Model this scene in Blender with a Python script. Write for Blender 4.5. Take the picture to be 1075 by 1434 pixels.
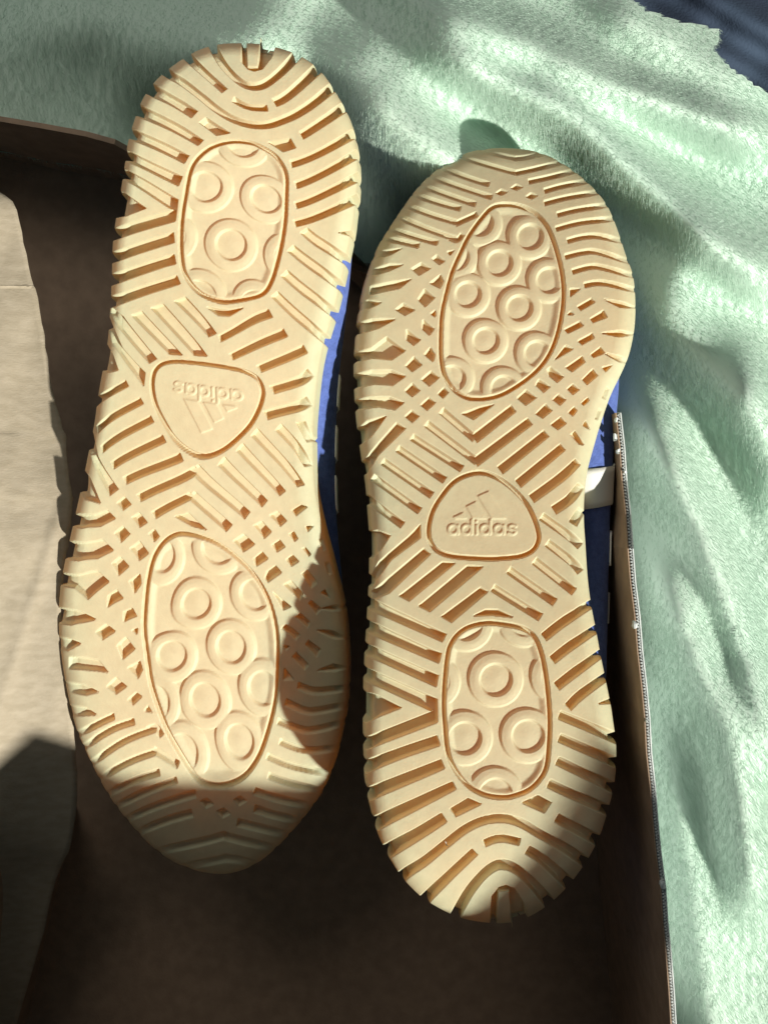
import bpy, math, random
import numpy as np
from mathutils import Vector
random.seed(7); rng = np.random.default_rng(7)
scene = bpy.context.scene
for o in list(bpy.data.objects): bpy.data.objects.remove(o)

# ------------------------------------------------------------------ camera
S = 0.00026          # metres per photo pixel on the z = 0 plane
H = 0.33             # camera height above that plane
cam_d = bpy.data.cameras.new('camera'); cam = bpy.data.objects.new('camera', cam_d)
scene.collection.objects.link(cam); scene.camera = cam
cam.location = (0, 0, H); cam.rotation_euler = (0, 0, 0)
cam_d.sensor_fit = 'VERTICAL'; cam_d.sensor_height = 24
cam_d.lens = 24 * H / (1434 * S)
cam_d.clip_start = 0.01; cam_d.clip_end = 50
# ------------------------------------------------------------------ world and lamps
w = bpy.data.worlds.new('World'); scene.world = w; w.use_nodes = True
bg = w.node_tree.nodes['Background']
bg.inputs[0].default_value = (0.56, 0.74, 0.80, 1); bg.inputs[1].default_value = 0.075
AZ, EL = math.radians(45), math.radians(31)       # low sunlight through a window, from lower right
SUND = Vector((math.cos(AZ)*math.cos(EL), -math.sin(AZ)*math.cos(EL), math.sin(EL)))
ld = bpy.data.lights.new('window_sunlight', 'SPOT'); lo = bpy.data.objects.new('window_sunlight', ld)
scene.collection.objects.link(lo)
lo.location = SUND * 12.0
lo.rotation_euler = (-SUND).to_track_quat('-Z', 'Y').to_euler()
ld.energy = 14000; ld.color = (1.0, 0.955, 0.85); ld.spot_size = math.radians(7); ld.spot_blend = 0.3
ld.shadow_soft_size = 0.165
ad = bpy.data.lights.new('fill_light', 'AREA'); ao = bpy.data.objects.new('fill_light', ad)  # unseen fill lamp, added to lift the upper part of the box
scene.collection.objects.link(ao); ao.location = (-0.26, 0.40, 0.36)
ao.rotation_euler = (Vector((0, 0, 0)) - ao.location).to_track_quat('-Z', 'Y').to_euler()
ad.shape = 'RECTANGLE'; ad.size = 0.3; ad.size_y = 0.3; ad.energy = 0.8; ad.color = (1.0, 0.93, 0.82)
vs = scene.view_settings
vs.view_transform = 'Standard'; vs.look = 'None'; vs.exposure = 0.0; vs.gamma = 1.0; vs.use_curve_mapping = False

# ------------------------------------------------------------------ helpers
def up(px, py, z=0.0):
    k = S * (H - z) / H
    return ((px - 537.5) * k, (717 - py) * k, z)
def upa(P, z):
    k = S * (H - z) / H
    return np.stack([(P[..., 0] - 537.5) * k, (717 - P[..., 1]) * k, z + 0 * k], -1)
def empty(name, loc, label, cat, group=None):
    o = bpy.data.objects.new(name, None); scene.collection.objects.link(o)
    o.location = loc; o.empty_display_size = 0.02; tag(o, label, cat, group); return o
def tag(o, label=None, cat=None, group=None, kind=None):
    if label: o['label'] = label
    if cat: o['category'] = cat
    if group: o['group'] = group
    if kind: o['kind'] = kind
def meshobj(name, V, F, mat, parent=None, smooth=True, nrm=None):
    V = np.asarray(V, dtype=np.float32); me = bpy.data.meshes.new(name)
    if isinstance(F, np.ndarray):
        n, k = F.shape
        me.vertices.add(len(V)); me.vertices.foreach_set('co', V.ravel())
        me.loops.add(n*k); me.loops.foreach_set('vertex_index', F.astype(np.int32).ravel())
        me.polygons.add(n); me.polygons.foreach_set('loop_start', np.arange(n, dtype=np.int32)*k)
        me.update(calc_edges=True); me.validate()
    else:
        me.from_pydata(V.tolist(), [], F); me.update()
    if smooth: me.polygons.foreach_set('use_smooth', np.ones(len(me.polygons), dtype=bool))
    if nrm is not None: me.normals_split_custom_set_from_vertices(nrm.tolist())
    o = bpy.data.objects.new(name, me); scene.collection.objects.link(o)
    if mat: me.materials.append(mat)
    if parent is not None:
        o.parent = parent
        base = parent
        off = Vector((0, 0, 0))
        while base is not None: off += base.location; base = base.parent
        me.transform(__import__('mathutils').Matrix.Translation(-off))
    return o
def catmull(P, n, closed=True):
    P = np.asarray(P, float); m = len(P); out = []
    cnt = m if closed else m-1
    for i in range(cnt):
        if closed: a, b, c, d = P[(i-1) % m], P[i], P[(i+1) % m], P[(i+2) % m]
        else: a, b, c, d = P[max(i-1, 0)], P[i], P[i+1], P[min(i+2, m-1)]
        t = np.linspace(0, 1, n, endpoint=False)[:, None]
        out.append(0.5*((2*b)+(c-a)*t+(2*a-5*b+4*c-d)*t*t+(3*b-a-3*c+d)*t**3))
    out = np.concatenate(out)
    if not closed: out = np.vstack([out, P[-1]])
    return out
def resample(P, n):
    d = np.r_[0, np.cumsum(np.linalg.norm(np.diff(P, axis=0), axis=1))]
    t = np.linspace(0, d[-1], n)
    return np.stack([np.interp(t, d, P[:, 0]), np.interp(t, d, P[:, 1])], 1)
def poly_sdf(X, Y, P):
    """signed distance (negative inside) to a closed polygon"""
    P = np.asarray(P, float); d2 = np.full(X.shape, 1e18); ins = np.zeros(X.shape, bool)
    Q = np.roll(P, -1, axis=0)
    for (ax, ay), (bx, by) in zip(P, Q):
        ex, ey = bx-ax, by-ay; L = ex*ex+ey*ey
        if L < 1e-9: continue
        t = np.clip(((X-ax)*ex+(Y-ay)*ey)/L, 0, 1)
        d2 = np.minimum(d2, (X-ax-t*ex)**2+(Y-ay-t*ey)**2)
        if ay != by:
            c = ((ay > Y) != (by > Y)) & (X < ex*(Y-ay)/(by-ay)+ax); ins ^= c
    d = np.sqrt(d2); return np.where(ins, -d, d)
def in_poly(X, Y, P):
    P = np.asarray(P, float); ins = np.zeros(X.shape, bool)
    for (ax, ay), (bx, by) in zip(P, np.roll(P, -1, axis=0)):
        if ay != by: ins ^= ((ay > Y) != (by > Y)) & (X < (bx-ax)*(Y-ay)/(by-ay)+ax)
    return ins
def line_sdf(X, Y, P, closed=False):
    P = np.asarray(P, float); d2 = np.full(X.shape, 1e18)
    Q = np.roll(P, -1, axis=0) if closed else P[1:]
    for (ax, ay), (bx, by) in zip(P if closed else P[:-1], Q):
        ex, ey = bx-ax, by-ay; L = max(ex*ex+ey*ey, 1e-9)
        t = np.clip(((X-ax)*ex+(Y-ay)*ey)/L, 0, 1)
        d2 = np.minimum(d2, (X-ax-t*ex)**2+(Y-ay-t*ey)**2)
    return np.sqrt(d2)
def ribbon(P, wd):
    """polyline -> flat-ended polygon of the given width(s)"""
    P = np.asarray(P, float)
    if len(P) > 2: P = catmull(P, 5, False)
    T = np.gradient(P, axis=0); T /= np.linalg.norm(T, axis=1)[:, None]
    N = np.stack([-T[:, 1], T[:, 0]], 1)
    ww = (np.interp(np.linspace(0, 1, len(P)), np.linspace(0, 1, len(wd)), wd) if np.ndim(wd) else np.full(len(P), wd))[:, None]/2
    return np.vstack([P+N*ww, (P-N*ww)[::-1]])
def sstep(a, b, x):
    t = np.clip((x-a)/(b-a), 0, 1); return t*t*(3-2*t)
def vnoise(X, Y, sc, seed):
    """cheap smooth value noise"""
    r = np.random.default_rng(seed); G = r.random((64, 64))
    x, y = X/sc, Y/sc; i, j = np.floor(x).astype(int), np.floor(y).astype(int)
    fx, fy = x-i, y-j; fx = fx*fx*(3-2*fx); fy = fy*fy*(3-2*fy)
    g = lambda a, b: G[a % 64, b % 64]
    return (g(i, j)*(1-fx)+g(i+1, j)*fx)*(1-fy)+(g(i, j+1)*(1-fx)+g(i+1, j+1)*fx)*fy-0.5

# ------------------------------------------------------------------ materials
def mat(name):
    m = bpy.data.materials.new(name); m.use_nodes = True; nt = m.node_tree
    return m, nt, nt.nodes['Principled BSDF']
def noise_mix(nt, bs, c1, c2, scale, detail=4, lo_=0.35, hi=0.65, stretch=None):
    tc = nt.nodes.new('ShaderNodeTexCoord'); n = nt.nodes.new('ShaderNodeTexNoise')
    n.inputs['Scale'].default_value = scale; n.inputs['Detail'].default_value = detail
    src = tc.outputs['Object']
    if stretch:
        mp = nt.nodes.new('ShaderNodeMapping'); mp.inputs['Scale'].default_value = stretch
        nt.links.new(src, mp.inputs[0]); src = mp.outputs[0]
    nt.links.new(src, n.inputs['Vector'])
    r = nt.nodes.new('ShaderNodeValToRGB'); r.color_ramp.elements[0].position = lo_; r.color_ramp.elements[1].position = hi
    r.color_ramp.elements[0].color = (*c1, 1); r.color_ramp.elements[1].color = (*c2, 1)
    nt.links.new(n.outputs['Fac'], r.inputs[0]); nt.links.new(r.outputs[0], bs.inputs['Base Color'])
    return n, r, src
def bump(nt, bs, src, scale, strength, dist, detail=3):
    n = nt.nodes.new('ShaderNodeTexNoise'); n.inputs['Scale'].default_value = scale; n.inputs['Detail'].default_value = detail
    b = nt.nodes.new('ShaderNodeBump'); b.inputs['Strength'].default_value = strength; b.inputs['Distance'].default_value = dist
    nt.links.new(src, n.inputs['Vector']); nt.links.new(n.outputs['Fac'], b.inputs['Height']); nt.links.new(b.outputs[0], bs.inputs['Normal'])
def make_gum():
    # translucent crepe rubber: part of the light is let through, tinted amber, and comes out again in the grooves
    m, nt, bs = mat('gum_rubber')
    n, r, src = noise_mix(nt, bs, (0.635, 0.70, 0.475), (0.705, 0.77, 0.535), 22, 6, 0.3, 0.7)
    bs.inputs['Roughness'].default_value = 0.55
    bs.inputs['Specular IOR Level'].default_value = 0.35
    bump(nt, bs, src, 1300, 0.22, 0.0005, 5)
    n2 = nt.nodes.new('ShaderNodeTexNoise'); n2.inputs['Scale'].default_value = 240; n2.inputs['Detail'].default_value = 8; n2.inputs['Roughness'].default_value = 0.7
    nt.links.new(src, n2.inputs['Vector'])
    mr = nt.nodes.new('ShaderNodeMapRange'); mr.inputs['From Min'].default_value = 0.3; mr.inputs['From Max'].default_value = 0.7; mr.inputs['To Min'].default_value = 0.90; mr.inputs['To Max'].default_value = 1.05
    nt.links.new(n2.outputs['Fac'], mr.inputs['Value'])
    mm = nt.nodes.new('ShaderNodeMix'); mm.data_type = 'RGBA'; mm.blend_type = 'MULTIPLY'; mm.inputs['Factor'].default_value = 1.0
    nt.links.new(r.outputs[0], mm.inputs['A']); nt.links.new(mr.outputs[0], mm.inputs['B']); nt.links.new(mm.outputs['Result'], bs.inputs['Base Color'])
    tr = nt.nodes.new('ShaderNodeBsdfTranslucent'); tr.inputs['Color'].default_value = (1.0, 0.55, 0.12, 1)
    mx = nt.nodes.new('ShaderNodeMixShader'); mx.inputs[0].default_value = 0.40
    nt.links.new(bs.outputs[0], mx.inputs[1]); nt.links.new(tr.outputs[0], mx.inputs[2])
    nt.links.new(mx.outputs[0], nt.nodes['Material Output'].inputs['Surface'])
    return m
GUM = make_gum()
def make_backing():
    m, nt, bs = mat('amber_bounce')  # amber so the added bounce tints the grooves
    noise_mix(nt, bs, (0.86, 0.60, 0.34), (0.90, 0.66, 0.40), 30, 3); bs.inputs['Roughness'].default_value = 0.9; return m
BACKING = make_backing()
def make_suede():
    m, nt, bs = mat('blue_suede')
    n, r, src = noise_mix(nt, bs, (0.045, 0.08, 0.27), (0.075, 0.125, 0.39), 420, 5, 0.3, 0.7)
    bs.inputs['Roughness'].default_value = 0.9
    bs.inputs['Sheen Weight'].default_value = 0.35; bs.inputs['Sheen Tint'].default_value = (0.5, 0.6, 1, 1)
    bump(nt, bs, src, 1400, 0.5, 0.0006); return m
SUEDE = make_suede()
def make_plain(name, c1, c2, scale, rough, bs_scale=600, bstr=0.15, bd=0.0004, stretch=None, spec=0.3):
    m, nt, bs = mat(name)
    n, r, src = noise_mix(nt, bs, c1, c2, scale, 5, stretch=stretch)
    bs.inputs['Roughness'].default_value = rough; bs.inputs['Specular IOR Level'].default_value = spec
    bump(nt, bs, src, bs_scale, bstr, bd); return m
WHITE = make_plain('white_leather', (0.72, 0.72, 0.70), (0.80, 0.80, 0.78), 60, 0.45)
KRAFT = make_plain('brown_cardboard', (0.30, 0.212, 0.148), (0.37, 0.262, 0.182), 140, 0.8, 900, 0.25, 0.0004)
LINER = make_plain('pale_liner_board', (0.55, 0.60, 0.60), (0.72, 0.76, 0.76), 260, 0.8)
CORE_SHADE = make_plain('core_shade_tone', (0.10, 0.075, 0.06), (0.16, 0.12, 0.10), 200, 0.85)  # dark tone painted as the shade between the flutes
PAPER = make_plain('grey_kraft_paper', (0.285, 0.245, 0.18), (0.34, 0.295, 0.225), 160, 0.85, 700, 0.25, 0.0005, (1, 2.2, 1))
DARK = make_plain('dark_cloth', (0.020, 0.018, 0.032), (0.055, 0.028, 0.050), 14, 0.9, 900, 0.4, 0.0008)
NAVY = make_plain('navy_cloth', (0.022, 0.034, 0.062), (0.036, 0.058, 0.095), 20, 0.9, 900, 0.4, 0.0008)

# ================================================================== the sole design (traced in pixels of the right shoe)
OUT = [(720,208),(687,208),(657,213),(631,224),(605,243),(583,265),(564,291),(548,315),(531,343),(517,378),(508,410),(501,456),(498,504),
 (499,549),(502,590),(508,634),(514,672),(518,718),(520,755),(520,790),(519,830),(516,880),(513,930),(511,993),(512,1060),(514,1100),(522,1140),
 (534,1178),(555,1217),(580,1247),(612,1270),(651,1287),(700,1293),(735,1286),(768,1266),(802,1232),(833,1184),(852,1130),(861,1085),(862,1045),
 (858,1012),(854,985),(848,955),(841,920),(834,882),(827,845),(822,805),(819,760),(817,727),(818,690),(822,660),(829,632),(840,594),(855,552),
 (870,521),(880,497),(887,465),(889,430),(886,388),(875,355),(863,319),(850,289),(831,264),(805,241),(779,224),(752,213)]
TOE_I, HEEL_I = 0, 32
G = []          # (polygon, depth scale)
def gp(*P): G.append(P)
def gs(P, wd): G.append(ribbon(P, wd))
SEQ = {}        # ordered groove centre lines -> ribs between neighbours
def seq(name, lines, wd):
    SEQ[name] = lines
    for L in lines: gs(L, wd)
# toe, medial side
seq('toe_medial', [[(720,222),(738,220),(760,214)], [(722,242),(750,236),(790,226)], [(740,254),(768,248),(808,238)], [(762,267),(787,260),(830,252)],
 [(762,284),(794,276),(842,268)], [(780,300),(809,293),(856,286)], [(778,320),(813,311),(860,306)], [(794,337),(818,331),(842,331),(880,340)],
 [(791,359),(816,353),(838,353),(886,368)], [(801,380),(828,373),(850,376),(893,388)], [(818,399),(845,396),(896,408)]], 6.5)
# toe, lateral side
seq('toe_lateral', [[(722,222),(690,214),(668,206)], [(722,242),(680,230),(634,216)], [(684,258),(650,247),(612,232)], [(688,276),(645,262),(598,245)],
 [(665,286),(630,274),(586,258)], [(644,292),(615,284),(574,270)], [(641,312),(605,301),(562,285)], [(640,335),(600,321),(552,301)],
 [(612,340),(580,331),(540,318)], [(586,344),(560,338),(530,332)]], 6)
gs([(638,313),(667,300)], 7); gs([(630,333),(640,336),(647,328)], 6)
for c in ((723,262,4),(702,269,4),(744,274,4)): gp((c[0]-8,c[1]+1),(c[0]-1,c[1]-4),(c[0]+8,c[1]),(c[0],c[1]+4))
# lateral lattice
for P in ([(585,419),(594,405),(608,417),(595,429)], [(554,433),(564,425),(580,434),(567,441)], [(603,439),(609,435),(609,443)], [(591,460),(592,448),(607,461),(601,469)],
 [(569,475),(569,462),(588,476),(579,483)], [(594,496),(602,487),(608,497),(606,506)], [(568,512),(579,500),(590,511),(577,520)], [(590,531),(603,520),(614,529),(601,540)],
 [(567,547),(577,537),(587,547),(577,555)], [(613,551),(621,543),(627,550),(620,557)], [(589,567),(600,557),(609,564),(598,574)], [(567,583),(576,575),(586,583),(577,591)],
 [(576,376),(589,368),(602,376),(587,385)], [(605,362),(611,357),(622,366),(615,370)], [(626,352),(635,351),(630,357)], [(602,396),(616,385),(620,394),(616,403)],
 [(518,401),(548,395),(575,391),(560,403),(518,412)], [(522,352),(545,350),(562,348),(548,356),(518,364)], [(524,376),(545,370),(563,371),(545,379),(512,388)],
 [(495,428),(515,420),(533,424),(515,432),(495,438)],
 [(492,455),(520,447),(553,447),(530,459),(492,470)], [(490,497),(520,488),(541,472),(567,491),(549,503),(520,501),(490,508)], [(490,526),(520,519),(548,519),(567,527),(550,539),(525,537),(490,544)],
 [(490,563),(515,557),(545,556),(565,564),(553,573),(530,569),(490,574)], [(494,606),(514,590),(540,583),(528,600),(518,612),(496,628)],
 [(555,592),(567,600),(529,637),(514,662),(500,676),(503,655),(519,633)]): gp(*P)
# forefoot chevrons and waist, lateral arm \
gp((647,579),(663,587),(690,567),(672,570))
seq('waist_lateral', [[(618,575),(664,614)], [(597,593),(667,646)], [(577,612),(646,656)], [(557,628),(622,672)], [(536,646),(604,693)], [(522,668),(587,715)], [(506,692),(563,735)]], 9)
seq('waist_medial', [[(664,614),(718,572)], [(665,647),(741,590)], [(700,658),(764,607)], [(725,677),(787,626)], [(744,698),(785,668),(808,647)], [(775,714),(798,698),(813,680)], [(802,733),(814,714)]], [12.5,12.5,12.5,11])
gp((512,745),(528,743),(546,750),(534,768),(512,790))
# waist towards the heel
SEQ['arch_lateral'] = [[(588,742),(548,776),(520,815)], [(598,772),(538,827)], [(627,788),(566,838)], [(664,793),(594,852)], [(677,826),(625,867)]]
gp((572,751),(588,735),(588,753),(548,783),(518,824),(510,824),(530,787)); gp((593,768),(602,776),(545,830),(522,838),(520,829)); gp((619,787),(636,789),(573,841),(559,834))
gp((654,792),(675,794),(602,856),(586,848)); gp((672,823),(682,829),(632,871),(618,863)); gp((663,862),(679,854),(697,854),(717,864),(690,861))
seq('arch_medial', [[(690,823),(756,864)], [(712,798),(776,843)], [(748,785),(803,828)], [(766,760),(800,786),(812,800)], [(758,723),(795,749),(812,764)]], [10,10.5,10.5])
# heel, lateral
SEQ['heel_lateral'] = [[(622,892),(500,838)], [(615,922),(500,870)], [(611,953),(500,904)], [(606,985),(500,938)], [(562,991),(500,991)], [(608,1006),(500,1044)],
 [(613,1037),(500,1078)], [(619,1070),(500,1118)], [(635,1100),(570,1132),(505,1160)], [(621,1145),(581,1170),(520,1202)], [(640,1171),(594,1208),(545,1240)], [(664,1193),(629,1226),(575,1278)], [(695,1211),(674,1226),(653,1252),(628,1300)]]
gp((500,828),(515,836),(624,888),(619,898),(515,852),(500,846)); gp((500,862),(604,910),(617,915),(614,928),(500,879)); gp((500,896),(613,946),(610,961),(500,911))
gp((500,930),(597,973),(611,979),(612,1011),(500,1054),(500,1038),(606,996),(500,947)); gp((496,965),(530,975),(561,991),(530,1003),(496,1018))
gs([(613,1037),(560,1055),(496,1080)],[14,14,17]); gs([(619,1070),(570,1090),(496,1120)],[13,15,18]); gs([(635,1100),(580,1127),(505,1163)],[11,15,20]); gs([(621,1145),(581,1170),(520,1204)],[14,16,22])
gp((630,1133),(655,1118),(673,1126),(638,1143)); gp((731,1124),(753,1114),(771,1124),(762,1138))
gs([(545,1240),(569,1222),(594,1206),(625,1181),(651,1161),(677,1149),(704,1146),(728,1152),(754,1167),(777,1180),(801,1195),(845,1226)], [15,11,10,11,14])
gs([(575,1278),(629,1226),(664,1193)], [16,12,11]); gs([(678,1181),(690,1176),(704,1174),(727,1179)], 9)
gs([(628,1300),(653,1254),(674,1227),(692,1213),(706,1211),(720,1216),(736,1229),(756,1250),(785,1285)], [14,12,13,12,16])
gs([(738,1190),(760,1205),(812,1252)], [12,13,17]); gs([(779,1145),(803,1159),(858,1188)], [12,13,15])
gp((688,1256),(698,1243),(708,1240),(720,1245),(733,1266),(742,1300),(717,1300),(713,1248),(697,1248),(694,1300),(686,1300))
seq('heel_medial', [[(761,892),(792,868),(840,838)], [(773,924),(800,903),(848,872)], [(779,961),(806,940),(854,906)], [(795,990),(815,971),(862,938)]], [11.5,12,9])
seq('heel_medial_low', [[(783,1001),(820,1016),(870,1037)], [(783,1033),(820,1049),(874,1073)], [(780,1065),(815,1082),(870,1109)], [(768,1097),(800,1112),(865,1141)]], [11,12,14])
SEQ['heel_medial_low'] += [[(779,1145),(803,1159),(858,1188)], [(754,1167),(801,1195),(845,1226)], [(738,1190),(760,1205),(812,1252)], [(720,1216),(756,1250),(785,1285)]]
gp((838,985),(866,974),(868,984))
# medial lattice
for P in ([(798,404),(811,405),(798,415)], [(808,429),(827,418),(832,423),(813,434)], [(795,440),(798,436),(802,440)], [(826,446),(844,435),(849,444),(830,451)], [(790,461),(811,450),(816,456),(795,466)],
 [(809,477),(828,467),(831,473),(815,482)], [(777,503),(791,484),(801,489)], [(827,496),(840,486),(846,494),(831,500)], [(843,514),(856,512),(848,520)], [(792,514),(814,499),(818,507),(801,520)],
 [(766,517),(770,514),(788,528),(780,535),(769,526)], [(815,531),(829,517),(836,526),(822,538)], [(750,539),(754,531),(769,542),(761,549)], [(794,544),(801,538),(810,546),(802,552)], [(724,557),(736,546),(750,557),(736,567)],
 [(774,559),(781,552),(791,560),(784,567)], [(814,564),(822,557),(824,561),(817,567)], [(750,579),(763,566),(772,575),(760,585)], [(796,577),(803,570),(807,575),(802,582)], [(771,594),(784,584),(792,593),(781,601)],
 [(799,608),(804,604),(817,623),(810,621)], [(816,595),(819,590),(825,601)], [(846,419),(870,423),(896,432),(868,430)], [(843,466),(866,463),(896,468),(866,471)],
 [(846,494),(870,500),(890,512),(868,507)], [(833,586),(838,572),(842,575),(837,588)], [(843,556),(849,542),(853,545),(848,560)]): gp(*P)
EGG = [(690,289),(676,302),(657,328),(644,354),(633,379),(627,400),(622,420),(618,441),(616.5,474),(617,502),(622,526),(635,545),(652,556),(669,558.5),(690,556),(709,549),(733,534),(753,517),(768,497),(778,474),(785,446),(788.6,415),(787,386),(781,358),(772,330),(762.5,312),(748,297),(727,288),(707,285.6)]
ARCH = [(676,662),(654,665),(635,675),(620,692),(607,712.5),(600.7,733),(600,750),(604,762),(613,771.5),(630,778),(658,781),(686,782),(708,781),(730,778),(746,770),(753.5,756),(752.5,742),(747,725.6),(736.5,705),(720,686.5),(700,671)]
HEEL = [(700,873.5),(679,872.5),(656,878),(640,889),(630,904),(626,920),(623,946.5),(621,984),(623,1021),(626.5,1052.5),(634,1073),(648,1093),(664,1106),(683,1114),(705,1116.5),(720,1114),(740,1106),(755,1092),(764,1075),(767.5,1049),(769,1011.6),(766.5,971),(762,937),(756,911),(746,890),(729,879)]
EGGC, ARCHC, HEELC = [catmull(p, 4) for p in (EGG, ARCH, HEEL)]
RE = [(672,312),(742,331),(699,368),(769,392),(655,412),(727,431),(680,477),(752,495),(705,544),(633,530),(638,360)]
RH = [(694,952),(651,1034),(739,1031),(694,1113),(652,874),(781,948),(735,868),(606,955)]
RO_E, RI_E, RO_H, RI_H = 31.0, 18.5, 38.5, 23.0

# ------------------------------------------------------------------ grid over the sole
NV, NU, NS = 960, 340, 14
outc = catmull(OUT, 10)
hi = HEEL_I*10
sideL = resample(outc[:hi+1], NV+1)                       # toe -> lateral -> heel
sideR = resample(np.vstack([outc[hi:], outc[:1]])[::-1], NV+1)   # toe -> medial -> heel
t = np.linspace(0, 1, NU+1); uu = 0.62*t + 0.38*0.5*(1-np.cos(np.pi*t))
P = sideL[:, None, :]*(1-uu[None, :, None]) + sideR[:, None, :]*uu[None, :, None]
X, Y = P[..., 0], P[..., 1]
outp = np.vstack([resample(outc[:hi+1], 90)[:-1], resample(np.vstack([outc[hi:], outc[:1]]), 90)[:-1]])
wrow = np.linalg.norm(sideR-sideL, axis=1)
near = (np.minimum(uu, 1-uu)[None, :]*wrow[:, None] < 110) | (np.arange(NV+1) < 160)[:, None] | (np.arange(NV+1) > NV-160)[:, None]
D = np.full(X.shape, 99.0)
D[near] = np.maximum(0, -poly_sdf(X[near], Y[near], outp)); D[:, 0] = 0; D[:, -1] = 0; D[0] = 0; D[-1] = 0
g = np.zeros(X.shape)                                     # 0 raised .. 1 groove floor
for pg in G:
    pg = np.asarray(pg, float); x0, y0 = pg.min(0)-4; x1, y1 = pg.max(0)+4
    m = (X > x0) & (X < x1) & (Y > y0) & (Y < y1)
    if m.any(): g[m] = np.maximum(g[m], sstep(0.8, -1.4, poly_sdf(X[m], Y[m], pg)))
def padmask(C):
    x0, y0 = C.min(0)-12; x1, y1 = C.max(0)+12
    m = (X > x0) & (X < x1) & (Y > y0) & (Y < y1)
    s = np.full(X.shape, 99.0); s[m] = poly_sdf(X[m], Y[m], C); return s
SE, SA, SH = padmask(EGGC), padmask(ARCHC), padmask(HEELC)
edgek = np.where(Y < 640, 0.85-0.72*sstep(430, 480, Y)*sstep(640, 600, Y)*(X < 690), 0.55*sstep(880, 800, Y)*(X > 690)+0.3*(X < 690)*sstep(880, 800, Y)+0.15)
g *= 1-edgek*sstep(18, 3, D)
for s_ in (SE, SA, SH): g[s_ < 5] = 0                      # the frames stay whole
hmm = -(1.8+0.9*sstep(330, 470, Y)+0.5*sstep(830, 900, Y))*g                                              # millimetres
for s_, wd in ((SE, 2.2), (SA, 2.5), (SH, 2.8)): hmm = np.minimum(hmm, -2.3*sstep(wd+0.7, wd-0.9, np.abs(s_)))
def rings(s_, R, ro, ri):
    inside = s_ < -1.5
    e = np.zeros(X.shape); rid = np.full(X.shape, -1)
    for k, (cx, cy) in enumerate(R):
        r = np.hypot(X-cx, Y-cy); m = inside & (r < ro+6)
        ann = sstep(ro+1.2, ro-1.6, r[m])*(0.70+0.30*sstep(ro, ri+5, r[m]))*(1-0.95*sstep(ri+1.0, ri-2.4, r[m])*(0.75+0.25*sstep(0, ri*0.9, r[m])))
        e[m] = np.maximum(e[m], ann); rid[inside & (r < ro+2.5) & (rid < 0)] = k
    edge = sstep(-14, -4, s_)                               # the pad floor rises again towards its rim
    e = np.maximum(e, edge*0.85)
    hmm[inside] = np.maximum(-2.0*sstep(2.8+1.0, 2.0-1.4, np.abs(s_[inside]))-0.0, -9) + np.where(s_[inside] < -3.5, -1.1*(1-e[inside]), 0)
    return rid
ridE = rings(SE, RE, RO_E, RI_E); ridH = rings(SH, RH, RO_H, RI_H)
# logo and lettering on the arch pad (mirrored for the left shoe, see below)
def letter_sdf(x, y):
    d = np.full(x.shape, 99.0); yc, r, hw = 741.5, 6.2, 2.1
    def ring(cx):
        nonlocal d; d = np.minimum(d, np.abs(np.hypot(x-cx, y-yc)-r)-hw)
    def bar(a, b, c, e):
        nonlocal d; d = np.minimum(d, line_sdf(x, y, [(a, b), (c, e)])-hw)
    ring(634); bar(641, 736, 641, 747.5)
    ring(653); bar(660, 729, 660, 747.5)
    bar(667, 736, 667, 747.5); bar(667, 729.5, 667, 730)
    ring(679); bar(686, 729, 686, 747.5)
    ring(698); bar(705, 736, 705, 747.5)
    d = np.minimum(d, line_sdf(x, y, catmull([(722,737),(717,735.2),(712.5,737.5),(714,740.5),(719,742),(722,745),(718,748),(711.5,746.2)], 4, False))-1.9)
    return d
BARS = [[(634,724),(648,717.5),(654,727),(637,727)], [(652,709),(666,702),(681,727),(661.5,727)], [(668,694.5),(684,687.5),(709,727),(688,727)]]
arch_m = SA < -4
def emboss(mirror):
    h = hmm.copy(); x = X[arch_m]; y = Y[arch_m]
    if mirror: x = 2*677-x
    dl = letter_sdf(x, y); e = sstep(0.7, -1.0, dl); part = np.where(dl < 1.6, 1, 0)
    for k, b in enumerate(BARS):
        db = poly_sdf(x, y, b); e = np.maximum(e, sstep(0.8, -1.0, db)); part = np.where((db < 1.6) & (part == 0), 2+k, part)
    h[arch_m] += 0.34*e; pm = np.zeros(X.shape, int); pm[arch_m] = part
    return h, pm
# slight moulding unevenness
hmm += 0.10*vnoise(X, Y, 60, 1) + 0.04*vnoise(X, Y, 14, 2)

# ------------------------------------------------------------------ part ids per grid point
RIBS = []
for nm, L in SEQ.items():
    for a, b in zip(L[:-1], L[1:]): RIBS.append(np.vstack([np.asarray(a, float), np.asarray(b, float)[::-1]]))
rib = np.full(X.shape, -1)
for k, pg in enumerate(RIBS):
    x0, y0 = pg.min(0); x1, y1 = pg.max(0)
    m = (X > x0) & (X < x1) & (Y > y0) & (Y < y1) & (rib < 0)
    if m.any():
        q = rib[m]; q[in_poly(X[m], Y[m], pg)] = k; rib[m] = q

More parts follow.
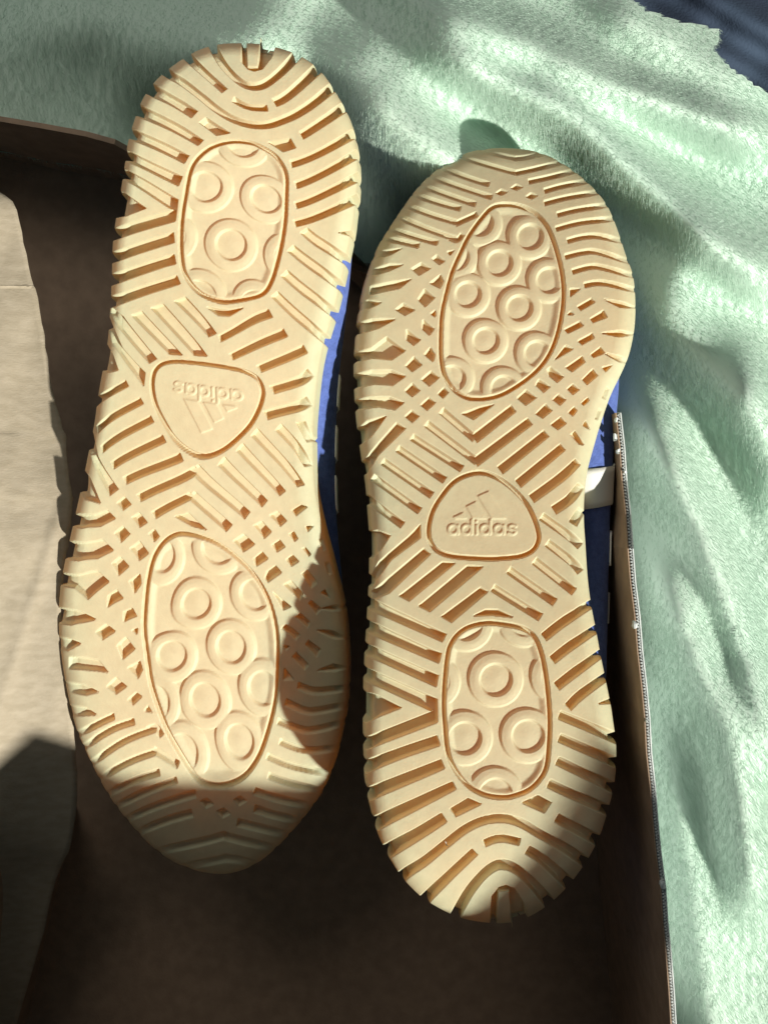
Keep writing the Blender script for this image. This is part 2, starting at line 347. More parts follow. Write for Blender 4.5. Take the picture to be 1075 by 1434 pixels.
# ------------------------------------------------------------------ right -> left shoe: thin plate spline through matched features
LM = [((694,952),(325,342)),((651,1034),(290,262)),((739,1031),(373,273)),((735,868),(352,420)),
((606,996),(242,297)),((612,953),(243,332)),((615,922),(243,362)),((622,892),(250,392)),((613,1037),(252,252)),((619,1070),(259,222)),((634,1100),(279,198)),
((621,1145),(270,157)),((650,1130),(304,183)),((664,1193),(313,124)),((704,1175),(352,148)),((743,1192),(389,144)),((780,1146),(421,194)),((752,1125),(399,200)),
((768,1097),(408,230)),((780,1065),(413,260)),((783,1033),(413,293)),((773,924),(396,383)),((762,892),(386,414)),
((677,826),(297,466)),((625,867),(252,420)),((664,793),(290,499)),((594,852),(221,427)),((627,788),(246,497)),((566,838),(191,438)),((598,772),(214,506)),((538,827),(161,450)),((588,744),(202,528)),
((690,859),(323,439)),((756,864),(379,441)),((686,824),(302,478)),((777,843),(403,467)),((713,798),(323,501)),((802,827),(425,489)),((749,785),(366,518)),((767,761),(380,543)),((760,724),(371,582)),
((676,662),(291,637)),((604,761),(219,515)),((747,770),(362,528)),((680,782),(282,508)),((607,712),(219,567)),((745,722),(364,575)),
((646,657),(254,636)),((622,673),(230,612)),((605,694),(213,584)),((588,716),(200,564)),((563,735),(176,540)),((667,648),(273,662)),((664,616),(269,698)),((663,585),(267,718)),
((579,614),(176,672)),((559,629),(159,649)),((540,649),(142,626)),((620,577),(219,720)),((599,595),(196,696)),
((719,572),(321,737)),((742,590),(345,720)),((765,607),(369,703)),((787,626),(393,687)),((808,648),(416,670)),((700,658),(311,645)),((725,677),(335,628)),((744,698),(356,606)),
((576,583),(174,703)),((599,566),(196,727)),((620,550),(217,749)),((577,547),(170,746)),((602,531),(196,770)),((578,511),(169,791)),((601,497),(190,807)),((578,474),(158,835)),((598,460),(180,854)),((607,439),(191,878)),
((595,418),(174,910)),((612,395),(192,935)),((589,376),(160,964)),((612,364),(185,979)),((630,353),(206,995)),((567,434),(152,878)),
((584,344),(158,997)),((611,339),(190,1010)),((640,335),(218,1025)),((642,291),(220,1083)),((663,285),(246,1096)),((686,276),(269,1111)),((680,257),(267,1138)),((723,262),(311,1138)),((702,269),(286,1126)),((744,274),(334,1123)),
((736,557),(345,763)),((760,576),(369,744)),((781,593),(392,726)),((759,540),(364,783)),((782,560),(389,764)),((801,577),(409,748)),((802,545),(408,783)),((777,525),(379,803)),((825,529),(433,807)),((805,510),(413,827)),((790,493),(396,847)),
((836,494),(440,847)),((821,475),(424,867)),((803,458),(411,886)),((803,408),(402,948)),((820,426),(420,925)),
((707,286),(306,1101)),((669,558),(256,747)),((616.5,474),(202,880)),((788.6,415),(388,929)),
((672,312),(254,1048)),((742,331),(335,1037)),((699,368),(287,979)),((769,392),(369,971)),((655,412),(241,914)),((727,431),(322,907)),((680,477),(276,842)),((752,495),(358,832)),((633,530),(228,776))]
LOUT_LAT = [(350,61),(307,62),(274,72),(244,92),(220,111),(201,137),(188,170),(179,204),(174,240),(167,283),(159,330),(157,380),(156,425),(152,474),(144,519),(137,560),(132,600),(124,638),(113,690),(104,730),(93,780),(86,815),(82,865),(84,910),(89,933),(101,995),(125,1064),(162,1126),(211,1183),(252,1211),(289,1223),(315,1225)]
LOUT_MED = [(350,61),(382,66),(415,75),(449,99),(467,126),(482,152),(495,181),(499,211),(501,248),(498,282),(494,318),(488,345),(477,400),(462,456),(451,493),(443,549),(439,605),(440,650),(444,698),(455,750),(465,785),(475,825),(484,880),(487,930),(486,966),(473,1048),(449,1109),(420,1150),(387,1187),(350,1214),(315,1225)]
def seg(C, a, b, n):
    C = np.asarray(C, float); i = np.argmin(np.hypot(*(C-np.array(a)).T)); j = np.argmin(np.hypot(*(C-np.array(b)).T))
    c = C[i:j+1] if i < j else C[j:i+1][::-1]; return resample(c, n)
Rl, Rm = resample(outc[:hi+1], 1500), resample(np.vstack([outc[hi:], outc[:1]]), 1500)
Ll, Lm_ = resample(catmull(LOUT_LAT, 10, False), 1500), resample(catmull(LOUT_MED, 10, False), 1500)
src, dst = [np.array(a, float) for a, b in LM], [np.array(b, float) for a, b in LM]
wts = [1.0]*len(LM)
for RC, LC, anch in ((Rl, Ll, [((700,1293),(350,61)),((511,993),(167,283)),((516,700),(138,560)),((498,497),(86,815)),((720,208),(315,1225))]),
                     (Rm, Lm_, [((700,1293),(350,61)),((855,990),(494,318)),((817,727),(439,605)),((889,430),(487,935)),((720,208),(315,1225))])):
    for (a, b), (c, d) in zip(anch[:-1], anch[1:]):
        A_, B_ = seg(RC, a, c, 10), seg(LC, b, d, 10)
        src += list(A_[:-1]); dst += list(B_[:-1]); wts += [0.25]*9
src.append(np.array((720.,208.))); dst.append(np.array((315.,1225.))); wts.append(0.25)
src, dst = np.array(src), np.array(dst)
_, ui = np.unique(src.round(1), axis=0, return_index=True); src, dst, wts = src[ui]/100, dst[ui], np.array(wts)[ui]
def U(r2): return np.where(r2 > 1e-12, r2*np.log(r2+1e-12), 0)
n = len(src); K = U(((src[:, None]-src[None])**2).sum(-1)) + 0.55*np.diag(wts)
Pm = np.c_[np.ones(n), src]; A = np.zeros((n+3, n+3)); A[:n, :n] = K; A[:n, n:] = Pm; A[n:, :n] = Pm.T
coef = np.linalg.solve(A, np.vstack([dst, np.zeros((3, 2))]))
def tps(Q):
    q = Q.reshape(-1, 2)/100; out = np.empty_like(q)
    for i in range(0, len(q), 20000):
        c = q[i:i+20000]; k = U(((c[:, None]-src[None])**2).sum(-1))
        out[i:i+20000] = k@coef[:n] + np.c_[np.ones(len(c)), c]@coef[n:]
    return out.reshape(Q.shape)
def tps_grid(Pg):                                          # evaluate coarse, interpolate fine
    a, b = np.linspace(0, Pg.shape[0]-1, 136).round().astype(int), np.linspace(0, Pg.shape[1]-1, 61).round().astype(int)
    C = tps(Pg[np.ix_(a, b)]); E = C - Pg[np.ix_(a, b)]*np.array([1, -1])
    R1 = np.empty((Pg.shape[0], len(b), 2)); out = np.empty(Pg.shape)
    for c in range(2):
        for j in range(len(b)): R1[:, j, c] = np.interp(np.arange(Pg.shape[0]), a, E[:, j, c])
        for i in range(Pg.shape[0]): out[i, :, c] = np.interp(np.arange(Pg.shape[1]), b, R1[i, :, c])
    return out + Pg*np.array([1, -1])

# ------------------------------------------------------------------ one sneaker
def zprofile(keys, y):
    k = np.array(keys, float); yy = np.linspace(k[0, 0], k[-1, 0], 400); z = np.interp(yy, k[:, 0], k[:, 1])
    ker = np.hanning(61); ker /= ker.sum(); z = np.convolve(np.pad(z, 30, mode='edge'), ker, 'valid')
    return np.interp(y, yy, z)/1000
def build_sneaker(label, zkeys, mirror, stripe_rows):
    px = tps_grid(P) if mirror else P
    zb = zprofile(zkeys, px[..., 1])
    R = 24.0
    roll = np.where(D < R, R-np.sqrt(np.maximum(0, R*R-(R-D)**2)), 0)*S*0.85
    W = upa(px, zb-roll)
    # skirt (sidewall) columns on both sides
    h, lpart = emboss(mirror)
    hm = h/1000
    def outward(col):
        b = W[:, col]; tg = np.gradient(b, axis=0); nn = np.stack([tg[:, 1], -tg[:, 0], 0*tg[:, 0]], 1)
        inner = W[:, NU//2]-b; sg = np.sign((nn*inner).sum(1)); k = np.arange(len(sg))
        sg = np.where((k < 30), sg[60], np.where(k > NV-30, sg[NV-60], sg))
        nn *= -sg[:, None]; nn /= np.linalg.norm(nn, axis=1)[:, None]+1e-12
        kk = np.hanning(25); kk /= kk.sum()
        for c in range(3): nn[:, c] = np.convolve(np.pad(nn[:, c], 12, mode='edge'), kk, 'valid')
        return nn/(np.linalg.norm(nn, axis=1)[:, None]+1e-12)
    nL, nR = outward(0), outward(NU)
    tipd = np.array([[0, 1 if not mirror else -1, 0.]])
    for nn in (nL, nR):
        nn[0] = tipd; nn[-1] = -tipd
    ks = np.arange(1, NS+1)/NS; dz = -0.021*ks; bul = 0.0012*np.sin(np.pi*np.minimum(1, ks*1.2))-0.0012*ks**2
    skL = W[:, :1] + nL[:, None]*bul[None, :, None] + np.stack([0*dz, 0*dz, dz], -1)[None]
    skR = W[:, -1:] + nR[:, None]*bul[None, :, None] + np.stack([0*dz, 0*dz, dz], -1)[None]
    Wf = np.concatenate([skL[:, ::-1], W, skR], 1)
    fade = (1-sstep(0.35, 0.75, ks))
    hf = np.concatenate([(hm[:, :1]*fade)[:, ::-1], hm, hm[:, -1:]*fade], 1)
    du = np.gradient(Wf, axis=1); dv = np.gradient(Wf, axis=0); N = np.cross(du, dv); N /= np.linalg.norm(N, axis=2)[..., None]+1e-15
    if N[NV//2, NS+NU//2, 2] < 0: N = -N
    N[:2, :] = N[2:3]; N[-2:, :] = N[-3:-2]
    Q = Wf + N*hf[..., None]
    nrow, ncol = Q.shape[:2]
    du = np.gradient(Q, axis=1); dv = np.gradient(Q, axis=0); NN = np.cross(du, dv); NN /= np.linalg.norm(NN, axis=2)[..., None]+1e-15
    flip = NN[NV//2, NS+NU//2, 2] < 0
    if flip: NN = -NN
    NN[:2] = NN[2:3]; NN[-2:] = NN[-3:-2]
    idx = np.arange(nrow*ncol).reshape(nrow, ncol)
    quads = np.stack([idx[:-1, :-1], idx[:-1, 1:], idx[1:, 1:], idx[1:, :-1]], -1)
    if not flip: pass
    # orientation: make the face normal agree with NN
    q = quads[NV//2, NS+NU//2]; v = Q.reshape(-1, 3)[q]
    if np.cross(v[1]-v[0], v[2]-v[0])[2] < 0: quads = quads[..., ::-1]
    # part key per cell (taken at the cell's first corner)
    key = np.zeros((NV+1, NU+1), int)                       # 0 outsole
    key = np.where(rib >= 0, 1000+rib, key)
    key[SE < 0] = 1; key[SH < 0] = 2; key[SA < 0] = 3
    key = np.where((SE < -4) & (ridE >= 0), 100+ridE, key); key = np.where((SH < -4) & (ridH >= 0), 200+ridH, key)
    key = np.where(lpart == 1, 300, key); key = np.where(lpart >= 2, 299+lpart, key)
    kf = np.full((nrow-1, ncol-1), 4); kf[:, NS:NS+NU] = key[:-1, :-1]
    root = empty('sneaker', up(*(px[NV//2, NU//2]), -0.06), label, 'shoe', 'pair of blue sneakers lying sole up')
    Vf, Nf = Q.reshape(-1, 3), NN.reshape(-1, 3)
    def part(name, k, parent, m=GUM):
        f = quads[kf == k]
        if len(f) < 12: return None
        u, inv = np.unique(f, return_inverse=True)
        return meshobj(name, Vf[u], inv.reshape(-1, 4), m, parent, True, Nf[u])
    outsole = part('outsole', 0, root)
    for k in range(len(RIBS)): part('tread_rib', 1000+k, outsole)
    fp = part('forefoot_pad', 1, root)
    for k in range(len(RE)): part('ring_stud', 100+k, fp)
    hp = part('heel_pad', 2, root)
    for k in range(len(RH)): part('ring_stud', 200+k, hp)
    ap = part('arch_pad', 3, root); part('lettering', 300, ap)
    for k in range(3): part('emblem_bar', 301+k, ap)
    part('sidewall', 4, root)
    # ---- unseen layer added under the rubber shell to bounce light into the grooves
    sub = (W - N[:, NS:NS+NU+1]*0.0062)[24:-24:8, ::8]; a_, b_ = sub.shape[:2]; ii = np.arange(a_*b_).reshape(a_, b_)
    meshobj('bounce_backing', sub.reshape(-1, 3), np.stack([ii[:-1, :-1], ii[:-1, 1:], ii[1:, 1:], ii[1:, :-1]], -1).reshape(-1, 4), BACKING, root)
    # ---- upper: a loft below the sole, bridging the waist
    B = np.concatenate([W[:-1, 0], W[1:, -1][::-1]])[::12]   # boundary loop
    B = B[:, :2]; zB = np.concatenate([zb[:-1, 0], zb[1:, -1][::-1]])[::12]
    pts = sorted(range(len(B)), key=lambda i: (B[i, 0], B[i, 1]))
    def half(seq_):
        hh = []
        for i in seq_:
            while len(hh) > 1 and np.cross(B[hh[-1]]-B[hh[-2]], B[i]-B[hh[-2]]) <= 0: hh.pop()
            hh.append(i)
        return hh
    hull = sorted(set(half(pts)+half(pts[::-1])))
    hd = np.interp(np.arange(len(B)), hull+[hull[0]+len(B)], [0]*(len(hull)+1))
    Hc = np.empty_like(B)
    for c in range(2): Hc[:, c] = np.interp(np.arange(len(B)), [hull[-1]-len(B)]+hull+[hull[0]+len(B)], [B[hull[-1], c]]+[B[i, c] for i in hull]+[B[hull[0], c]])
    cen = B.mean(0); ax = W[-1, NU//2, :2]-W[0, NU//2, :2]; ax /= np.linalg.norm(ax)
    along = (B-W[0, NU//2, :2])@ax/np.linalg.norm(W[-1, NU//2, :2]-W[0, NU//2, :2])
    nseg = len(B); tg = np.roll(B, -1, 0)-np.roll(B, 1, 0); on = np.stack([tg[:, 1], -tg[:, 0]], 1); on /= np.linalg.norm(on, axis=1)[:, None]
    if ((on*(B-cen)).sum(1) < 0).sum() > nseg/2: on = -on
    medv = np.arange(nseg) >= nseg//2
    rows = []
    prof = [(0.010, 0.0, -3.0), (0.013, 0.55, -1.6), (0.017, 0.92, -1.0), (0.022, 1.0, -1.3), (0.030, 1.0, -3.0), (0.040, 0.95, -7), (0.052, 0.9, -12), (0.064, 0.9, -18), (0.074, 0.9, -24)]
    sc = 0.72+0.35*np.clip(along, 0, 1)                      # toe lower than the heel
    for dpt, mixh, off in prof:
        mh = (mixh*np.where(medv, 0.62 if mirror else 0.95, 0.2))[:, None]; xy = B*(1-mh)+Hc*mh + on*(off/1000)*(1.0 if dpt < 0.03 else 0.9)*np.where(medv, (1+1.5*sstep(0.006, 0.001, np.linalg.norm(Hc-B, axis=1))) if dpt < 0.03 else 1, 2.6 if dpt < 0.03 else 1.5)[:, None]
        rows.append(np.c_[xy, zB-dpt*np.where(dpt < 0.02, 1, sc)])
    rows = np.array(rows); nr = len(rows)
    Vu = rows.reshape(-1, 3); F = [(r*nseg+i, r*nseg+(i+1) % nseg, (r+1)*nseg+(i+1) % nseg, (r+1)*nseg+i) for r in range(nr-1) for i in range(nseg)]
    F.append([(nr-1)*nseg+i for i in range(nseg)])
    upper = meshobj('upper', Vu, F, SUEDE, root)
    sd = upper.modifiers.new('sub', 'SUBSURF'); sd.levels = 1; sd.render_levels = 1
    # three stripes on the medial side
    med = np.arange(nseg) >= nseg//2
    pyB = (717 - B[:, 1]/(S*(H-zB)/H))
    ys = pyB.copy(); ys[~med] = 1e9
    for (y0, y1, r0) in stripe_rows:
        cols = []
        for f in np.linspace(0, 1, 7):
            line = []
            for r in range(r0, 6):
                yy = y0+(y1-y0)*f - (r-2)*4.0*(1 if not mirror else -1)
                i = int(np.argmin(np.abs(ys-yy)))
                j = i+1 if ys[(i+1) % nseg] != 1e9 and (ys[(i+1) % nseg]-yy)*(ys[i]-yy) < 0 else i-1
                fr = 0 if ys[j % nseg] == ys[i] else np.clip((yy-ys[i])/(ys[j % nseg]-ys[i]), 0, 1)
                p = rows[r, i]*(1-fr)+rows[r, j % nseg]*fr; o2 = on[i]
                line.append(p+np.array([o2[0], o2[1], 0])*0.0004)
            cols.append(line)
        cols = np.array(cols); a, b = cols.shape[:2]
        fs = [(i*b+j, i*b+j+1, (i+1)*b+j+1, (i+1)*b+j) for i in range(a-1) for j in range(b-1)]
        st = meshobj('stripe', cols.reshape(-1, 3), fs, WHITE, upper)
        so = st.modifiers.new('thick', 'SOLIDIFY'); so.thickness = 0.0006; so.offset = 0
    return root

build_sneaker('blue sneaker lying sole up with its toe at the top, right of the pair',
              [(200,-20),(250,-12),(330,-5),(450,0),(700,5),(900,12),(1150,16),(1230,15),(1300,10)], False, [(650,708,0),(752,800,2),(845,890,3)])
build_sneaker('blue sneaker lying sole up with its heel at the top, left of the pair',
              [(50,17),(100,20),(200,19),(500,6),(800,-11),(950,-19),(1060,-24),(1150,-31),(1230,-42)], True, [(500,545,2),(575,622,2),(650,700,2)])

# ================================================================== cardboard box
FLZ = -0.112
box = empty('shoe_box', up(480, 900, FLZ), 'open brown corrugated cardboard box that holds both sneakers', 'box')
def plate(name, pts, th, nrm, m, parent):
    """a flat or bent board: list of (top, bottom) point pairs, thickened along nrm"""
    V, F = [], []; n_ = len(pts)
    for tpt, bpt in pts:
        nv = Vector(nrm)*th
        V += [tpt, bpt, tuple(Vector(tpt)+nv), tuple(Vector(bpt)+nv)]
    for i in range(n_-1):
        a, b = i*4, (i+1)*4
        F += [(a, a+1, b+1, b), (a+2, b+2, b+3, a+3), (a, b, b+2, a+2), (a+1, a+3, b+3, b+1)]
    F += [(0, 2, 3, 1), ((n_-1)*4, (n_-1)*4+1, (n_-1)*4+3, (n_-1)*4+2)]
    return meshobj(name, V, F, m, parent, smooth=False)
RZ = 0.011
fr, nr_ = Vector(up(861, 578, RZ)), Vector(up(966, 1720, RZ))
wallR = []
for i in range(25):
    f = i/24; p = Vector(up(861+105*f, 578+1142*f, RZ-0.017*float(sstep(0.17, 0.09, f)))); p.x += 0.0002*math.sin(f*23)+0.0002*math.sin(f*57)
    wallR.append((tuple(p), (p.x+0.004, p.y, FLZ)))
side = plate('side_wall', wallR, 0.0004, (1, 0, 0), KRAFT, box)
side2 = plate('side_wall', [((a[0]+0.0018, a[1], a[2]), (b[0]+0.0018, b[1], b[2])) for a, b in wallR], 0.0004, (1, 0, 0), LINER, box)
# corrugated flutes between the two liners
V, F = [], []; L = (nr_-fr).length; nper = int(L/0.00115); cnt = nper*6
for i in range(cnt+1):
    f = i/cnt; k = min(23, int(f*24)); a, b = Vector(wallR[k][0]), Vector(wallR[k+1][0]); p = a.lerp(b, f*24-k)
    x = p.x+0.0011+0.0006*math.sin(i/6*2*math.pi)
    V += [(x, p.y, p.z-0.0002), (x+0.0003, p.y, p.z-0.02)]
    if i: F.append((2*i-2, 2*i-1, 2*i+1, 2*i))
fl = meshobj('corrugated_core', V, F, LINER, box); so = fl.modifiers.new('t', 'SOLIDIFY'); so.thickness = 0.00022
# dark board put in as painted shade below the flutes
plate('core_shadow_board', [((a[0]+0.0005, a[1], a[2]-0.005), (b[0]+0.0005, b[1], b[2])) for a, b in wallR], 0.0012, (1, 0, 0), CORE_SHADE, box)
for (x, y, s_) in ((863,588,1.0),(862,612,1.6),(866,632,1.2),(875,661,0.7),(889,876,1.5),(928,1238,2.0),(905,1010,0.6)):
    bm_v = []; r = random.Random(int(x*7+y)); c = Vector(up(x, y, RZ+0.0012-(0.017 if y < 670 else 0)))
    for k in range(9):
        a = k/9*2*math.pi; q = (0.6+0.6*r.random())*0.0005*s_
        bm_v.append((c.x+q*math.cos(a), c.y+1.9*q*math.sin(a), c.z+0.0004*r.uniform(-1, 1)))
    tp = len(bm_v); bm_v += [(v[0], v[1], v[2]-0.0022) for v in bm_v]
    Fc = [tuple(range(tp))]+[(k, k+tp, (k+1) % tp+tp, (k+1) % tp) for k in range(tp)]
    meshobj('torn_edge', bm_v, Fc, LINER, box, smooth=False)
FARPX = [(-220,130,-48),(-60,156,-48),(0,170,-48),(60,180,-48),(120,191,-48),(160,202,-50),(182,214,-56),(230,240,-90),(330,290,-95),(470,362,-80),(505,380,-60),(530,393,-60),(600,430,-85),(780,528,-85),(845,566,-50),(861,576,-30)]
farw = []
for (x, y, z) in FARPX:
    p = up(x, y, z/1000); farw.append((p, (p[0], p[1]+0.004, FLZ)))
plate('end_wall', farw, 0.0022, (0.3, 0.95, 0), KRAFT, box)
# floor
fp_ = [Vector(farw[0][1]), Vector(farw[-1][1]), Vector((nr_.x+0.006, -0.2625, FLZ)), Vector((-0.30, -0.2625, FLZ))]
meshobj('base', [(v.x, v.y, FLZ-0.003*k) for k in (0, 1) for v in (Vector((-0.30, farw[0][1][1]+0.02, 0)), Vector((farw[-1][1][0]+0.004, farw[-1][1][1]+0.10, 0)), fp_[2], fp_[3])],
        [(3, 2, 1, 0), (4, 5, 6, 7), (0, 1, 5, 4), (1, 2, 6, 5), (2, 3, 7, 6), (3, 0, 4, 7)], KRAFT, box, smooth=False)
# near end: unseen board added out of frame, shaped to shade the soles
YN = -0.262
SHB = [(-160,1430,-8),(0,1185,-10),(75,1050,-20),(150,1075,-26),(240,1086,-26),(430,1095,-26),(640,1308,12),(690,1290,17),(760,1222,20),(862,1050,20),(960,900,-20),(1075,760,-30)]
BLOCKER = []
for (x, y, z) in SHB:
    p = Vector(up(x, y, z/1000)); k = (YN-p.y)/SUND.y; p += SUND*k; BLOCKER.append((p.x, p.z))
BLOCKER.sort(); BLOCKER = [f for f in BLOCKER if f[0] < 0.262]; BLOCKER = [(-0.30, BLOCKER[0][1])]+BLOCKER
fx, fz = np.array(BLOCKER).T; BLOCKER_PTS = []
for x in sorted(set([float(v) for v in fx])|{0.166, 0.168}):
    z = float(np.interp(x, fx, fz)); BLOCKER_PTS.append(((x, YN, z), (x, YN, FLZ if x < 0.167 else z-0.042)))  # added blocker is cut off below at right so light reaches the blanket
plate('shadow_blocker', BLOCKER_PTS, 0.0022, (0, -1, 0), KRAFT, box)
# left wall: leaning inwards, seen from inside
lw = []
for (xb, yb, xt, yt) in ((108,1130,-40,1130),(60,1330,-90,1330),(10,1560,-140,1560)):
    lw.append((up(xt, yt, -0.02), up(xb, yb, FLZ)))
plate('side_wall', lw, 0.0022, (-1, 0, 0), KRAFT, box)

# ------------------------------------------------------------------ grey-brown packing paper at the left
EDGE = [(-30,255,-30),(18,282,-26),(34,340,-26),(47,398,-25),(50,405,-25),(62,470,-24),(72,535,-23),(88,600,-22),(93,612,-22),(96,660,-20),(101,690,-19),(102,704,-19),(98,740,-18),(92,790,-18),(86,850,-19),(90,900,-22),(96,960,-26),(104,1030,-32),(108,1100,-40),(100,1180,-50),(80,1230,-62),(55,1330,-74),(15,1460,-88)]
E = catmull(EDGE, 4, False); V, F = [], []; nc = 26
for i, (x, y, z) in enumerate(E):
    for j in range(nc):
        f = j/(nc-1); px_ = x-f*190+ (1.2*random.uniform(-1, 1) if j == 0 else 0)
        zz = z+20*f**1.3+1.3*math.sin(i*0.13+f*5)*f+2.4*vnoise(np.array([px_+500.]), np.array([y*1.0]), 70, 5)[0]*min(1, f*4)+1.0*vnoise(np.array([px_+500.]), np.array([y*1.0]), 24, 6)[0]
        # a soft fold line running down the sheet
        fold = abs((px_-95)*0.93+(y-690)*0.30); zz += 1.3*math.exp(-(fold/5)**2)*min(1, f*8)
        V.append(up(px_, y, zz/1000))
for i in range(len(E)-1):
    for j in range(nc-1): F.append((i*nc+j, i*nc+j+1, (i+1)*nc+j+1, (i+1)*nc+j))
pp = meshobj('packing_paper', V, F, PAPER); tag(pp, 'greyish kraft packing paper with ragged edge along the left side of the box', 'paper')
so = pp.modifiers.new('t', 'SOLIDIFY'); so.thickness = 0.0004

# ================================================================== blanket
def make_fleece(name, root):
    m, nt, bs = mat(name)
    noise_mix(nt, bs, (0.53, 0.69, 0.595), (0.60, 0.75, 0.655), 12, 3)
    bs.inputs['Roughness'].default_value = 1.0; bs.inputs['Specular IOR Level'].default_value = 0.0
    return m
FLEECE = make_fleece('mint_fleece', True)
gx, gy = np.meshgrid(np.arange(-170, 1330, 8.0), np.arange(-200, 1760, 8.0))
def ridge(P_, amp, sig, asym=1.0):
    C = resample(catmull(P_, 6, False), 70); L_ = np.linalg.norm(np.diff(C, axis=0), axis=1).sum(); out = 0*gx
    for k, c in enumerate(C):
        t_ = k/69*L_; tp = sstep(0, min(200, L_*0.4), t_)*sstep(0, 110, L_-t_)
        out = np.maximum(out, tp*np.exp(-((gx-c[0])**2+(gy-c[1])**2)/(1.2*sig)**2))
    return 1.55*amp*out
bz = -50 - 48*sstep(430, 150, gx+0.3*gy) + 0*gx
bz += 12*sstep(820, 960, gx-0.10*(gy-600))*sstep(350, 700, gy)
bz += 7*vnoise(gx, gy, 210, 11)+3.0*vnoise(gx, gy, 90, 12)+1.0*vnoise(gx, gy, 35, 13)
for P_, a, sg in (([(480,-70),(640,20),(760,70),(860,120),(960,160),(1120,215)], 20, 30), ([(500,-10),(600,55),(700,115),(800,165),(885,240),(1008,342),(1130,430)], 24, 34),
                  ([(760,-30),(880,30),(1000,100),(1110,150)], 12, 36), ([(420,60),(505,140),(590,205),(660,250),(740,300)], 21, 44), ([(430,40),(560,100),(660,170)], 8, 42),
                  ([(860,330),(920,420),(1000,520),(1100,640)], 14, 40), ([(864,500),(947,674),(996,779),(1059,953),(1110,1120)], 17, 30), ([(884,690),(919,790),(975,930),(1024,1040),(1050,1200),(1062,1330)], 19, 34),
                  ([(900,900),(935,1050),(960,1200),(990,1400),(1010,1600)], 9, 34), ([(1010,420),(1060,560),(1110,760)], 14, 36), ([(-60,60),(120,30),(300,60),(440,20)], 8, 48)):
    bz += ridge(P_, a, sg)
bz += 14*np.exp(-(((gx-965)/60)**2+((gy-375)/60)**2))
# pressed down under the heel and the toe
bz -= 45*np.exp(-(((gx-330)/150)**4+((gy-230)/110)**4)); bz -= 40*np.exp(-(((gx-690)/150)**4+((gy-420)/150)**4))
# hem: the sheet falls away past its upper right edge
hem = [(840,-60),(880,-4),(935,24),(972,33),(1008,42),(1003,74),(1040,106),(1078,134),(1160,215)]
W = upa(np.stack([gx, gy], -1), bz/1000)
rimw = [Vector(p[0]) for p in farw]
boxpoly = np.array([(v.x+0.0005, v.y+0.0028) for v in rimw]+[(a[0]+0.0035, a[1]) for a, b in wallR]+[(-0.25, -0.5)])
cx = (W[:-1, :-1]+W[1:, 1:])/2
keep = ~in_poly(cx[..., 0], cx[..., 1], boxpoly)
hp_ = catmull(hem, 6, False); hempoly = np.vstack([hp_, [(1500, 300), (1500, -400), (800, -400)]])
pcx, pcy = (gx[:-1, :-1]+gx[1:, 1:])/2, (gy[:-1, :-1]+gy[1:, 1:])/2
keep &= ~in_poly(pcx, pcy, hempoly)
idx = np.arange(gx.size).reshape(gx.shape); q = np.stack([idx[:-1, :-1], idx[1:, :-1], idx[1:, 1:], idx[:-1, 1:]], -1)[keep]
def snap(Pv, C):
    d = np.full(len(Pv), 1e9); out = Pv.copy()
    for a, b in zip(C[:-1], C[1:]):
        e = b-a; t_ = np.clip(((Pv-a)@e)/max(e@e, 1e-12), 0, 1); c = a+t_[:, None]*e; dd = np.linalg.norm(Pv-c, axis=1)
        m = dd < d; d[m] = dd[m]; out[m] = c[m]
    return out
u, inv = np.unique(q, return_inverse=True)
fl2 = W.reshape(-1, 3); gxy = np.stack([gx, gy], -1).reshape(-1, 2)
m = in_poly(gxy[:, 0], gxy[:, 1], hempoly); m[np.setdiff1d(np.arange(len(m)), u)] = False
zk = fl2[m, 2]; fl2[m] = upa(snap(gxy[m], hp_), zk)
m = in_poly(fl2[:, 0], fl2[:, 1], boxpoly); m[np.setdiff1d(np.arange(len(m)), u)] = False
fl2[m, :2] = snap(fl2[m, :2], boxpoly[:-1])
bl = meshobj('blanket', W.reshape(-1, 3)[u], inv.reshape(-1, 4), FLEECE)
tag(bl, 'fluffy mint green fleece blanket in soft folds around the box', 'blanket')
def fur(ob, count, length, seed):
    ps = ob.modifiers.new('pile', 'PARTICLE_SYSTEM').particle_system; st = ps.settings
    st.type = 'HAIR'; st.count = count; st.hair_length = length; st.hair_step = 2; ps.seed = seed
    st.emit_from = 'FACE'; st.use_emit_random = True; st.use_even_distribution = True
    st.normal_factor = 0.0; st.brownian_factor = 0.0
    st.use_advanced_hair = True; st.normal_factor = length; st.object_align_factor = (length*0.25, -length*0.55, 0); st.factor_random = length*0.32; st.hair_length = length
    st.child_type = 'NONE'
    st.root_radius = 1.0; st.tip_radius = 0.35; st.radius_scale = 0.0001
    st.render_step = 2; st.display_step = 2
    st.material = 1
fur(bl, 420000, 0.00085, 3)

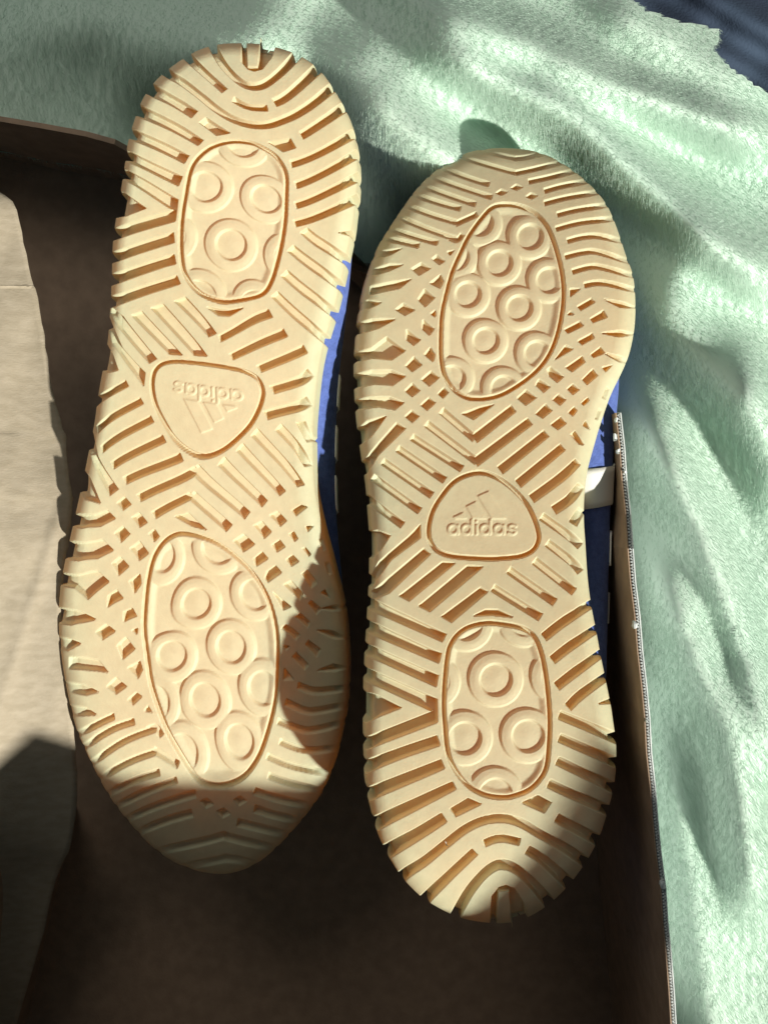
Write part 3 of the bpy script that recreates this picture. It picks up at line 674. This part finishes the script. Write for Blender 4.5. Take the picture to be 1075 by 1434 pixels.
# ================================================================== what lies beyond the blanket
fl_ = meshobj('floor', [(-1.2, -1.2, -0.135), (1.2, -1.2, -0.135), (1.2, 1.2, -0.135), (-1.2, 1.2, -0.135)], [(0, 1, 2, 3)], DARK); tag(fl_, kind='structure')
hx, hy = np.meshgrid(np.linspace(820, 1260, 40), np.linspace(-260, 160, 40))
hz = -92 + 9*vnoise(hx, hy, 90, 21)+4*vnoise(hx, hy, 40, 22)
dg = (hy-10)-(hx-1000)*0.62
hz += 14*np.exp(-((dg+10)/26)**2)+10*np.exp(-((dg-60)/22)**2)
Wd = upa(np.stack([hx, hy], -1), hz/1000); idx = np.arange(hx.size).reshape(hx.shape)
cl = meshobj('garment', Wd.reshape(-1, 3), np.stack([idx[:-1, :-1], idx[1:, :-1], idx[1:, 1:], idx[:-1, 1:]], -1).reshape(-1, 4), NAVY)
tag(cl, 'dark navy crumpled garment beyond the blanket at the top right corner', 'clothing')
so = cl.modifiers.new('t', 'SOLIDIFY'); so.thickness = 0.002

# small lint caught on the soles and a thread in the heel groove
def lint(label, px, py, z, L_, wd, ang, seed):
    r = random.Random(seed); c = Vector(up(px, py, z)); V, F = [], []; n_ = 7
    for i in range(n_):
        f = i/(n_-1)-0.5; x = f*L_*math.cos(ang)+r.uniform(-.2, .2)*wd*2; y = f*L_*math.sin(ang)+r.uniform(-.2, .2)*wd*2
        for k in range(5):
            a = k/5*2*math.pi; q = wd*(0.35+0.65*math.cos(f*math.pi))*r.uniform(.75, 1.2)/2
            V.append((c.x+x-q*math.cos(a)*math.sin(ang), c.y+y+q*math.cos(a)*math.cos(ang), c.z+q*math.sin(a)))
    for i in range(n_-1):
        for k in range(5): F.append((i*5+k, i*5+(k+1) % 5, (i+1)*5+(k+1) % 5, (i+1)*5+k))
    F += [tuple(range(5)), tuple(range((n_-1)*5, n_*5))]
    o = meshobj('lint_fleck', V, F, WHITE); tag(o, label, 'lint', 'white lint on the soles')
lint('white fleck of lint in an arch groove of the right sneaker', 782, 838, 0.0085, 0.0014, 0.0010, 0.4, 1)
lint('short white thread across the curved heel groove of the right sneaker', 625, 1182, 0.0145, 0.0020, 0.0004, -1.0, 2)
lint('tiny white fleck on the outer toe ribs of the right sneaker', 562, 334, -0.0065, 0.0014, 0.0008, 1.2, 3)
scene.render.engine = 'CYCLES'
